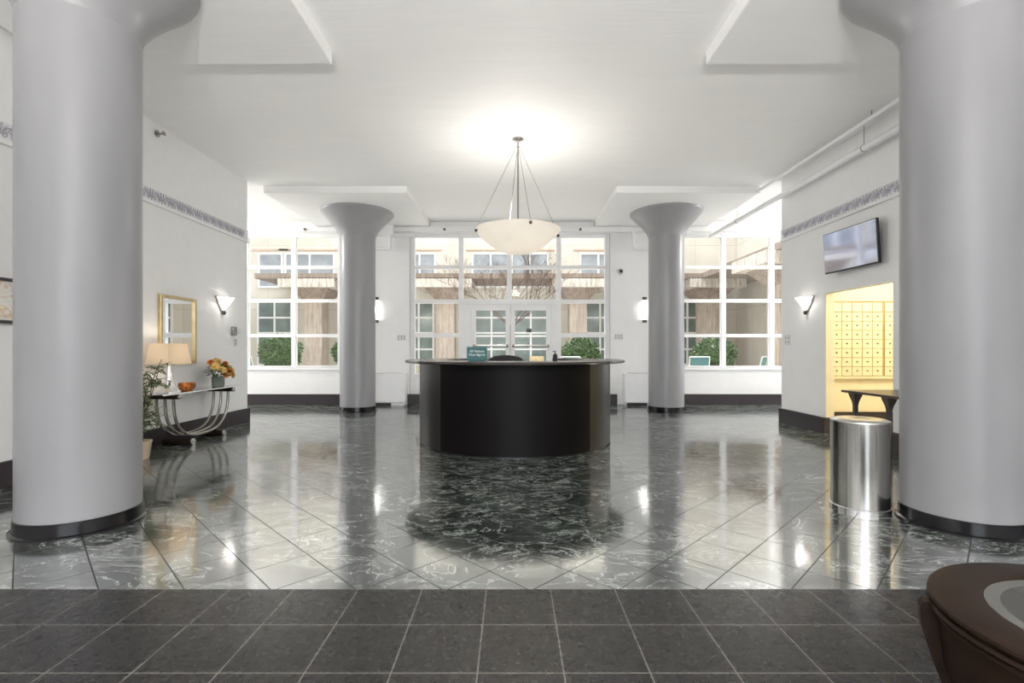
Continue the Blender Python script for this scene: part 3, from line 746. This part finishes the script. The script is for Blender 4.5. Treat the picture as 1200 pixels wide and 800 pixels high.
# ------------------------------------------------------------------ side table (right)
tb = thing('side_table', 'narrow dark table with flared legs behind the steel bin', 'table', (3.94, 5.87, 0))
b = MB(); b.box(0, .72, -.88, 0, .762, .79, .006); b.build('tabletop', M['tablewood'], tb)
for (x, y) in ((.05, -.18), (.05, -.69), (.65, -.18), (.65, -.69)):
    b = MB(); prof = [(.022, .0), (.022, .62), (.03, .67), (.05, .73), (.058, .762)]
    b.lathe([(q*1.25, z) for q, z in prof], 4, (x, y, 0), a0=pi/4, a1=pi/4+2*pi); b.build('leg', M['tablewood'], tb)
# ------------------------------------------------------------------ steel bin
bn = thing('trash_bin', 'cylindrical brushed steel trash bin beside the right foreground column', 'trash bin', (2.79, 3.93, 0))
BR = .20
b = MB(); b.lathe([(BR, .035), (BR, .70)], 64); b.build('body', M['steel'], bn, 40)
b = MB(); b.lathe([(BR-.01, 0), (BR+.008, .0), (BR+.008, .03), (BR, .036)], 64); b.build('base_ring', M['chrome'], bn, 40)
b = MB(); b.lathe([(.07, .708), (.11, .722), (BR-.02, .716), (BR+.002, .706), (BR+.003, .695), (BR-.01, .695)], 64); b.build('lid', M['steel_top'], bn, 40)
b = MB(); b.lathe([(.0, .64), (.071, .64), (.071, .708), (.066, .708), (.066, .65), (0, .65)], 40); b.build('opening', M['bezel'], bn, 40)

# ------------------------------------------------------------------ round drum table bottom right
dt = thing('drum_table', 'dark brown round drum table with inset glass top in the right corner', 'table', (1.705, 1.34, 0), R_(20))
TR, TH = .437, .50
b = MB(); b.lathe([(.30, TH-.012), (.30, TH-.002), (.31, TH), (TR-.012, TH), (TR-.003, TH-.004), (TR, TH-.012), (TR-.004, TH-.022), (TR-.012, TH-.026), (.30, TH-.026)], 96, closed=True); b.build('top_rim', M['darkwood'], dt, 30)
b = MB(); b.lathe([(TR-.02, TH-.026), (TR-.004, TH-.03), (TR+.002, TH-.038), (TR-.004, TH-.046), (TR-.012, TH-.050), (TR-.006, TH-.054), (TR-.006, TH-.062), (TR-.018, TH-.066)], 96); b.build('bead_moulding', M['darkwood'], dt, 30)
b = MB(); b.lathe([(TR-.022, TH-.06), (TR-.018, TH-.10), (TR-.03, TH-.20), (TR-.07, TH-.32), (TR-.10, TH-.42), (TR-.09, .03), (TR-.085, 0)], 96); b.build('drum_body', M['darkwood'], dt, 30)
b = MB(); b.lathe([(.0, TH-.016), (.262, TH-.016), (.262, TH-.006), (0, TH-.006)], 72); b.build('glass_inset', M['inset_glass'], dt, 30)
b = MB(); b.lathe([(.262, TH-.014), (.299, TH-.014), (.299, TH-.004), (.262, TH-.006)], 72, closed=True); b.build('glass_bevel', M['inset_bevel'], dt, 30)
for k in range(4):
    b = MB(); w = .022; lo, hi = [], []
    prof = [(TR-.02, TH-.025), (TR+.018, TH-.03), (TR+.026, TH-.05), (TR+.022, TH-.11), (TR-.01, TH-.22), (TR-.055, TH-.36), (TR-.06, 0), (TR-.10, 0), (TR-.105, TH-.36), (TR-.05, TH-.18)]
    b.prism([(r, -w, z) for r, z in prof], (0, 2*w, 0))
    o = b.build('leg', M['darkwood'], dt); o.rotation_euler = (0, 0, R_(130 + 90*k))

# ------------------------------------------------------------------ left wall: console and its things
GZ = .715
cs = thing('console_table', 'glass topped console table with curved metal rods against the left wall', 'table', (-4.46, 6.90, 0))
b = MB(); b.box(-.19, .20, -.92, .83, GZ-.014, GZ, .003); b.build('glass_top', M['tabletop_glass'], cs)
b = MB(); b.box(.196, .203, -.92, .83, GZ-.014, GZ); b.build('glass_edge', M['glass_edge'], cs)
def bar(y, z, r, nm):
    b = MB(); b.lathe([(r*.95, -.19), (r, -.185), (r, .185), (r*.95, .19)], 24, (0, y, z), axis='x'); o = b.build(nm, M['darkwood'], cs, 40)
    for sx in (-1, 1):
        b = MB(); b.lathe([(0, sx*.19), (r*1.05, sx*.188), (r*1.02, sx*.205), (0, sx*.21)], 24, (0, y, z), axis='x'); b.build('end_cap', M['chrome'], o, 40)
bar(-.35, .042, .042, 'foot_bar'); bar(.36, .042, .042, 'foot_bar')
bar(-.61, GZ-.05, .034, 'support_bar'); bar(.60, GZ-.05, .034, 'support_bar')
for x in (-.11, 0, .11):
    pts = []
    for k in range(41):
        t = pi + pi*k/40; n = 2/2.7
        cx_ = abs(cos(t))**n*(1 if cos(t) > 0 else -1); sz = abs(sin(t))**n
        pts.append((x, .605*cx_, .655 - .555*sz))
    b = MB(); b.tube(pts, .019, 12); o = b.build('curved_rod', M['nickel'], cs, 60)
# lamp
lm = thing('table_lamp', 'table lamp with boxy linen shade and flared chrome base on the console', 'lamp', (-4.44, 6.34, GZ))
b = MB(); b.lathe([(0, 0), (.135, 0), (.135, .012), (.11, .03), (.075, .09), (.05, .16), (.034, .24), (.026, .32), (.022, .38), (0, .38)], 40); b.build('base', M['chrome'], lm, 60)
b = MB(); z0, z1 = .365, .635
lo = [(-.15, -.22), (.15, -.22), (.15, .22), (-.15, .22)]; hi = [(-.125, -.18), (.125, -.18), (.125, .18), (-.125, .18)]
A = [b.bm.verts.new((x, y, z0)) for x, y in lo]; B = [b.bm.verts.new((x, y, z1)) for x, y in hi]
A2 = [b.bm.verts.new((x*.985, y*.985, z0)) for x, y in lo]; B2 = [b.bm.verts.new((x*.985, y*.985, z1)) for x, y in hi]
for k in range(4):
    j = (k+1) % 4
    b.bm.faces.new((A[k], A[j], B[j], B[k])); b.bm.faces.new((B2[k], B2[j], A2[j], A2[k])); b.bm.faces.new((A[j], A[k], A2[k], A2[j])); b.bm.faces.new((B[k], B[j], B2[j], B2[k]))
b.build('lamp_shade', M['shade'], lm)
b = MB(); b.tube([(0, 0, .37), (0, 0, .47)], .02, 10); b.tube([(-.123, 0, .625), (.123, 0, .625)], .004, 6); b.tube([(0, 0, .46), (0, 0, .68)], .005, 6); b.build('bulb_holder', M['nickel'], lm)
lamp('table_lamp_bulb', lm, (0, 0, .53), 3.2, (1, .86, .68), .04)
# amber bowl
s = thing('candle_bowl', 'squat amber mosaic glass candle bowl on the console', 'bowl', (-4.42, 6.66, GZ))
b = MB(); b.lathe([(.001, .0), (.055, 0), (.085, .025), (.098, .065), (.092, .105), (.086, .105), (.09, .065), (.078, .03), (.05, .008), (.001, .008)], 36); b.build('bowl', M['amber'], s, 50)
b = MB()
for k in range(12):
    a = 2*pi*k/12; b.tube([(.056*cos(a), .056*sin(a), .004), (.087*cos(a), .087*sin(a), .025), (.10*cos(a+.1), .10*sin(a+.1), .065), (.094*cos(a+.15), .094*sin(a+.15), .107)], .0035, 5)
b.build('wire_cage', M['bronze'], s)
# flowers
s = thing('flower_vase', 'glass vase of yellow and orange flowers on the far end of the console', 'flowers', (-4.44, 7.40, GZ))
b = MB(); b.lathe([(.001, 0), (.075, 0), (.085, .02), (.088, .13), (.10, .145), (.09, .145), (.078, .13), (.076, .02), (.001, .012)], 32); b.build('vase', M['vase_glass'], s, 50)
rnd = random.Random(3)
b = MB()
for k in range(170):
    th = rnd.uniform(0, 2*pi); el = rnd.uniform(-.25, 1.2)
    dr = Vector((cos(th)*cos(el)*.9, sin(th)*cos(el)*1.15, sin(el)*.8)); p0 = Vector((0, 0, .20)) + dr*rnd.uniform(.08, .17)
    b.leaf(p0, dr + Vector((rnd.uniform(-.5, .5), rnd.uniform(-.5, .5), rnd.uniform(-.4, .4))), Vector((0, 0, 1)), rnd.uniform(.06, .10), rnd.uniform(.03, .045))
for k in range(14):
    th = 2*pi*k/14; b.tube([(.02*cos(th), .02*sin(th), .02), (.05*cos(th), .05*sin(th), .14), (.11*cos(th), .12*sin(th), .24)], .003, 5)
b.build('foliage', M['leaf'], s)
blo = [(.05, -.15, .30, 'yellow', .062), (.10, -.07, .25, 'yellow', .058), (.02, -.03, .36, 'yellow', .062), (.09, .02, .33, 'orange', .06), (.13, .05, .22, 'orange', .058), (.04, .10, .30, 'orange', .058),
       (.10, .13, .24, 'yellow', .06), (.07, .20, .21, 'yellow', .058), (.11, .17, .16, 'yellow', .05), (-.05, .04, .38, 'yellow', .055), (-.03, -.13, .36, 'orange', .05), (-.08, .14, .3, 'yellow', .05), (.0, .22, .27, 'yellow', .05), (.12, -.02, .17, 'orange', .045)]
for i, (x, y, z, m, r) in enumerate(blo):
    r *= 1.3; c = Vector((x, y, z)); nrm = (c - Vector((0, .02, .12))).normalized(); q = Vector((0, 0, 1)).rotation_difference(nrm)
    b = MB()
    for ring, (nn, lean, ln) in enumerate(((10, .25, 1.0), (8, .7, .85), (6, 1.1, .6))):
        for k in range(nn):
            a = 2*pi*(k + .5*ring)/nn; dv = q @ Vector((cos(a)*cos(lean), sin(a)*cos(lean), sin(lean)))
            b.leaf(c + nrm*.008*ring, dv, nrm, r*ln, r*.62)
    fl = b.build('bloom', M[m], s)
    b = MB(); b.ball(c + nrm*.012, r*(.42 if i == 4 else .26), 1, 1, 1, 8, 6); b.build('flower_centre', M['seed'] if i in (4, 3, 5) else M[m], fl, 60)
# mirror
mr = thing('wall_mirror', 'gold framed mirror on the left wall above the console', 'mirror', (WL, 6.85, 1.07))
b = MB(); w, h, t = .37, .94, .045
for a in ((-w, -w+t, 0, h), (w-t, w, 0, h), (-w+t, w-t, 0, t), (-w+t, w-t, h-t, h)): b.box(0, .045, a[0], a[1], a[2], a[3], .006)
b.build('gold_frame', M['gold'], mr)
b = MB(); b.box(0, .02, -w+t, w-t, t, h-t); b.build('mirror_glass', M['mirror'], mr)
# picture far left
pc = thing('framed_picture', 'dark framed pastel picture partly hidden behind the left foreground column', 'picture', (WL, 4.30, 1.51))
b = MB(); w, h, t = .40, .42, .03
for a in ((-w, -w+t, 0, h), (w-t, w, 0, h), (-w+t, w-t, 0, t), (-w+t, w-t, h-t, h)): b.box(0, .035, a[0], a[1], a[2], a[3], .004)
b.build('picture_frame', M['baseboard'], pc)
b = MB(); b.box(0, .015, -w+t, w-t, t, h-t); b.build('print', M['art'], pc)
# ficus
fc = thing('potted_ficus', 'leafy potted ficus standing between the left column and the console', 'plant', (-4.33, 5.70, 0))
b = MB(); b.lathe([(.001, 0), (.085, 0), (.092, .02), (.115, .185), (.12, .19), (.12, .21), (.105, .21), (.10, .17), (.001, .165)], 36); b.build('pot', M['pot'], fc, 40)
b = MB(); b.lathe([(0, .17), (.10, .17), (0, .185)], 24); b.build('soil', M['soil'], fc)
b = MB(); st = []
for k in range(9):
    a = 2*pi*k/9 + .3; h = rnd.uniform(.65, 1.1); sp_ = rnd.uniform(.14, .30)
    pts = [Vector((.03*cos(a), .03*sin(a), .17))]
    for j in range(1, 7):
        t = j/6; pts.append(Vector((cos(a)*sp_*t**1.3 + rnd.uniform(-.02, .02), sin(a)*sp_*t**1.3*1.1 + rnd.uniform(-.02, .02), .17 + h*t - .12*t*t*sp_)))
    b.tube(pts, [.008*(1-.1*j) for j in range(7)], 6); st.append(pts)
tw = []
for pts in st:
    for k in range(13):
        i = rnd.randint(1, 5); p0 = pts[i].lerp(pts[i+1], rnd.random()); a = rnd.uniform(0, 2*pi); l = rnd.uniform(.10, .20)
        p1 = p0 + Vector((cos(a)*l, sin(a)*l, rnd.uniform(-.02, .10))); p2 = p1 + Vector((cos(a)*l*.4, sin(a)*l*.4, -.05))
        if p2.x < -.32 or p2.y > .25 or p1.y > .25: continue
        b.tube([p0, p1, p2], [.0035, .0025, .0015], 5); tw.append((p0, p1, p2))
b.build('stems', M['bark'], fc, 60)
b = MB()
for (p0, p1, p2) in tw:
    for k in range(13):
        t = rnd.random(); p = p0.lerp(p1, t*1.2) if t < .8 else p1.lerp(p2, rnd.random())
        dv = (p1-p0).normalized()*.5 + Vector((rnd.uniform(-1, 1), rnd.uniform(-1, 1), rnd.uniform(-.7, .3)))
        if p.x + dv.normalized().x*.08 < -.345: continue
        if p.y + dv.normalized().y*.08 > .26: continue
        b.leaf(p, dv, Vector((rnd.uniform(-.4, .4), rnd.uniform(-.4, .4), 1)), rnd.uniform(.05, .085), rnd.uniform(.02, .032))
b.build('foliage', M['ficus'], fc)

# ------------------------------------------------------------------ courtyard
GZ0 = .10
b = MB(); b.box(-14, 12, FRONT-.2, 11.65, CEIL+.3, 14)  # unseen block over the lobby, added to keep skylight off the facade
struct(b.build('unseen_sky_block', M['facade']), 'unseen mass added above the lobby to cut sky light on the courtyard', 'wall')
b = MB(); b.box(-40, 40, BK+.25, 60, -.2, GZ0)
struct(b.build('courtyard_paving', M['paving']), 'pale courtyard paving outside the back windows', 'ground')
b = MB(); b.box(-40, 40, -40, FRONT-.2, -.2, GZ0); b.box(-40, -10.2, FRONT-.2, BK+.25, -.2, GZ0); b.box(10.2, 40, FRONT-.2, BK+.25, -.2, GZ0)
struct(b.build('street_paving', M['paving']), 'paving around the lobby building', 'ground')
FD = 26.0
bd = thing('courtyard_building', 'cream panelled building across the courtyard seen through the back windows', 'building', (0, FD, 0))
BH = 14.0
b = MB(); b.box(-13.995, 11.895, 0, .6, 0, BH); b.build('facade_wall', M['facade'], bd)
def fwin(px0, px1, z0, z1, m, nv, hzs, lint=False):
    x0, x1 = X(px0, FD), X(px1, FD)
    f = MB(); t = .09
    for k in range(nv+1):
        x = x0 + (x1-x0)*k/nv; f.box(x-t/2, x+t/2, -.09, .0, z0, z1)
    for q in [0, 1] + hzs: z = z0 + (z1-z0)*q; f.box(x0-t/2, x1+t/2, -.08, .0, z-t/2, z+t/2)
    o = f.build('facade_window', M['frame'], bd)
    g = MB(); g.box(x0, x1, -.04, -.005, z0, z1); g.build('pane', m, o)
    if lint:
        l = MB(); l.box(x0-.35, x1+.35, -.07, .0, z1+.18, z1+.26); l.build('lintel', M['pink'], o)
zu0, zu1 = 4.6, Z(297.5, FD)
for a, c, n in ((304, 331, 1), (335, 392, 2), (474, 510, 2), (554, 596, 2), (600, 642, 2), (680, 722, 2)): fwin(a, c, zu0, zu1, M['win_grey'], n, [], True)
zl0, zl1 = .5, Z(353, FD)
for a, c, n in ((303, 342, 2), (368, 383, 1), (474, 508, 2), (556, 596, 2), (602, 642, 2), (684, 722, 2), (792, 818, 2)): fwin(a, c, zl0, zl1, M['win_dark'], n, [.24, .45, .5, .74])
wl_ = thing('courtyard_wing', 'cream left wing of the courtyard building at the edge of the left window', 'building', (-14.0, 0, 0))
b = MB(); b.box(-.6, 0, 12.5, FD+.6, 0, BH); b.build('wing_wall', M['facade'], wl_)
f = MB(); f.box(0, .12, 12.5, FD, 4.35, 4.75); f.build('white_ledge', M['frame'], wl_)
for z0, z1 in ((.5, 3.9), (5.0, 7.2)):
    for y in (23.2, 19.5):
        f = MB()
        for q in (y, y+1.1, y+2.2): f.box(0, .09, q-.05, q+.05, z0, z1)
        for k in range(5): z = z0+(z1-z0)*k/4; f.box(0, .08, y, y+2.2, z-.04, z+.04)
        o = f.build('facade_window', M['frame'], wl_); g = MB(); g.box(0, .04, y, y+2.2, z0, z1); g.build('pane', M['win_dark'], o)
wr_ = thing('courtyard_wing', 'beige right wing wall of the courtyard building seen through the right window', 'building', (11.9, 0, 0))
b = MB(); b.box(0.0, .6, 12.5, FD+.6, 0, BH); b.build('wing_wall', M['facade'], wr_)
# canopy
cn = thing('concrete_canopy', 'weathered concrete walkway canopy on mushroom columns across the courtyard', 'canopy', (0, 23.0, 0))
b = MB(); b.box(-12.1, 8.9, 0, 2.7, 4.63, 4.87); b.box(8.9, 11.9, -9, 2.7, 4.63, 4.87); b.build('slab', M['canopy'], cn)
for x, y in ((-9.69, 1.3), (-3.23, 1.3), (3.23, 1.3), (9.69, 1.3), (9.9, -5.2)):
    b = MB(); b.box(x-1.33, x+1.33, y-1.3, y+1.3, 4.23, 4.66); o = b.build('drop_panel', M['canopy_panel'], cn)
    b = MB(); b.quadbox([(x-.42, y-.42, 3.6), (x+.42, y-.42, 3.6), (x+.42, y+.42, 3.6), (x-.42, y+.42, 3.6)], [(x-.95, y-.95, 4.23), (x+.95, y-.95, 4.23), (x+.95, y+.95, 4.23), (x-.95, y+.95, 4.23)]); b.build('capital', M['canopy'], o)
    b = MB(); b.box(x-.42, x+.42, y-.42, y+.42, 0, 3.6); b.build('column_shaft', M['ext_column'], o)
# shrubs
def shrub(label, x, y, r, hz_, seed, pw=.5):
    hz_ -= .14; q = random.Random(seed); s = thing('potted_shrub', label, 'shrub', (x, y, GZ0))
    b = MB(); b.quadbox([(-pw*.85, -pw*.5, 0), (pw*.85, -pw*.5, 0), (pw*.85, pw*.5, 0), (-pw*.85, pw*.5, 0)], [(-pw, -pw*.6, .62), (pw, -pw*.6, .62), (pw, pw*.6, .62), (-pw, pw*.6, .62)])
    b.build('planter', M['planter'], s)
    b = MB()
    for k in range(6):
        a = 2*pi*k/6; b.tube([(0, 0, .6), (cos(a)*r*.3, sin(a)*r*.3, .8), (cos(a)*r*.6, sin(a)*r*.6, hz_)], .015, 5)
    b.build('stems', M['bark'], s)
    b = MB()
    for k in range(2300):
        v = Vector((q.gauss(0, 1), q.gauss(0, 1), q.gauss(0, 1))).normalized()
        rr = r*(.80 + .24*q.random()) * (1 + .10*sin(5*v.x + seed) * cos(6*v.z + seed))
        p = Vector((v.x*rr, v.y*rr, hz_ + v.z*rr*.82))
        b.leaf(p, v + Vector((q.uniform(-.9, .9), q.uniform(-.9, .9), q.uniform(-.6, .9))), v, q.uniform(.08, .14), q.uniform(.04, .065))
    b.ball((0, 0, hz_), r*.78, 1, 1, .82, 14, 10)
    b.build('foliage', M['leaf'], s)
sdp = 15.0
shrub('round green shrub in a planter outside the left window', X(329, sdp), sdp, .56, Z(411, sdp), 1)
shrub('round green shrub in a planter outside the right window', X(837, sdp), sdp, .60, Z(414, sdp), 2)
shrub('wide green shrub outside the centre window right of the doors', X(680, sdp), sdp, .56, Z(413, sdp), 5)
shrub('green shrub mostly hidden behind the far left column', X(411, sdp+1), sdp+1, .52, Z(411, sdp+1), 8)
# patio chairs
def patio(label, x, y, rz):
    s = thing('patio_chair', label, 'chair', (x, y, GZ0), rz, 'patio chairs in the courtyard')
    for sx in (-1, 1):
        b = MB(); b.tube([(sx*.27, -.25, 0), (sx*.27, -.23, .62), (sx*.27, .2, .64), (sx*.27, .30, .62)], .016, 8); b.build('leg', M['alu'], s, 50)
        b = MB(); b.tube([(sx*.25, .30, 0), (sx*.25, .20, .42), (sx*.25, .34, .98)], .016, 8); b.build('leg', M['alu'], s, 50)
    b = MB(); b.prism([(-.24, -.25, .44), (.24, -.25, .44), (.24, .21, .41), (-.24, .21, .41)], (0, 0, .012)); b.build('seat', M['sling'], s)
    b = MB(); b.prism([(-.24, .215, .46), (.24, .215, .46), (.24, .34, .97), (-.24, .34, .97)], (0, .012, 0)); b.build('backrest', M['sling'], s)
    b = MB(); b.tube([(-.25, .34, .98), (.25, .34, .98)], .016, 8); b.tube([(-.25, -.24, .44), (.25, -.24, .44)], .014, 8); b.build('cross_rail', M['alu'], s, 50)
patio('teal sling patio chair outside the left window', X(296, 13.6), 13.6, R_(70))
patio('teal sling patio chair outside the right window in front of the shrub', X(817, 13.4), 13.4, R_(170))
patio('teal sling patio chair outside the right window near its right edge', X(880, 13.3), 13.3, R_(-130))
patio('teal sling patio chair outside the centre window in front of the shrub', X(672, 13.3), 13.3, R_(160))
# bare tree
tr = thing('bare_tree', 'leafless spreading tree in the middle of the courtyard', 'tree', (X(600, 17), 17.0, GZ0))
tk, br_ = MB(), MB(); q = random.Random(11)
tk.tube([(0, 0, 0), (.04, .02, .8), (-.05, 0, 1.5), (-.03, .02, 2.0)], [.085, .075, .068, .06], 10); tk.build('trunk', M['bark'], tr, 60)
def grow(p, d, l, r, lev):
    pts = [p]; dd = d.copy()
    for k in range(4):
        dd = (dd + Vector((q.uniform(-.22, .22), q.uniform(-.22, .22), q.uniform(-.06, .16)))).normalized(); pts.append(pts[-1] + dd*l/4)
    br_.tube(pts, [r*(1-.15*k) for k in range(5)], 6 if lev < 2 else 4, False)
    if lev < 5 and r > .0006:
        for k in range(3 if lev < 3 else 3):
            pp = pts[q.choice((2, 3, 4, 4))]
            ax = Vector((q.uniform(-1, 1), q.uniform(-1, 1), q.uniform(-.1, .45)))
            grow(pp, (dd*.9 + ax*.85).normalized(), l*q.uniform(.55, .8), max(.0035, r*.6), lev+1)
for a in (10, 80, 150, 215, 290, 340):
    t = R_(a); grow(Vector((-.03, .02, 1.95)), Vector((cos(t)*.8, sin(t)*.6, .62)).normalized(), 1.25, .032, 0)
br_.build('branches', M['twig'], tr)

# ------------------------------------------------------------------ light
W = bpy.data.worlds.new('sky'); bpy.context.scene.world = W; W.use_nodes = True
bg = W.node_tree.nodes['Background']; bg.inputs['Color'].default_value = (.89, .945, 1.0, 1); bg.inputs['Strength'].default_value = 2.6

sun = lamp('sun', None, (0, 40, 40), 2.5, (1, .95, .86), .1, 'SUN'); sun.data.angle = R_(1.0)
dv = Vector((.02, -.30, -1.0)); sun.rotation_euler = dv.to_track_quat('-Z', 'Y').to_euler()
# unseen torchieres added behind the viewer to brighten the ceiling
for sx, nm in ((-1, 'left'), (1, 'right')):
    s = thing('fill_torchiere', 'added torchiere behind the viewer, unseen uplight fill for the ceiling, %s side' % nm, 'lamp', (sx*.55, -2.6, 0))
    MB().lathe([(0, 0), (.17, 0), (.17, .02), (.02, .035), (.016, 1.66), (0, 1.66)], 24).build('stand', M['nickel'], s, 40)
    MB().lathe([(.0, 1.66), (.10, 1.68), (.19, 1.75), (.235, 1.86), (.228, 1.86), (.183, 1.757), (.095, 1.69), (0, 1.67)], 40).build('lamp_bowl', M['nickel'], s, 40)
    lamp('torchiere_fill', s, (0, 0, 1.80), P_FILL, (1, .97, .94), .045)
# ------------------------------------------------------------------ camera
cam = bpy.data.cameras.new('camera'); co = bpy.data.objects.new('camera', cam); C.objects.link(co)
co.location = (0, 0, EYE); co.rotation_euler = (pi/2, 0, 0)
cam.sensor_width = 36; cam.lens = 36*F/1200; cam.shift_y = (HY-400)/1200; cam.clip_start = .05; cam.clip_end = 200
sc = bpy.context.scene; sc.camera = co
sc.view_settings.view_transform = 'Standard'; sc.view_settings.look = 'None'; sc.view_settings.gamma = 1; sc.view_settings.use_curve_mapping = False
sc.view_settings.exposure = 0.85
sc.cycles.max_bounces = 12; sc.cycles.diffuse_bounces = 6; sc.cycles.glossy_bounces = 5; sc.cycles.transparent_max_bounces = 16
sc.cycles.caustics_reflective = True; sc.cycles.sample_clamp_indirect = 6
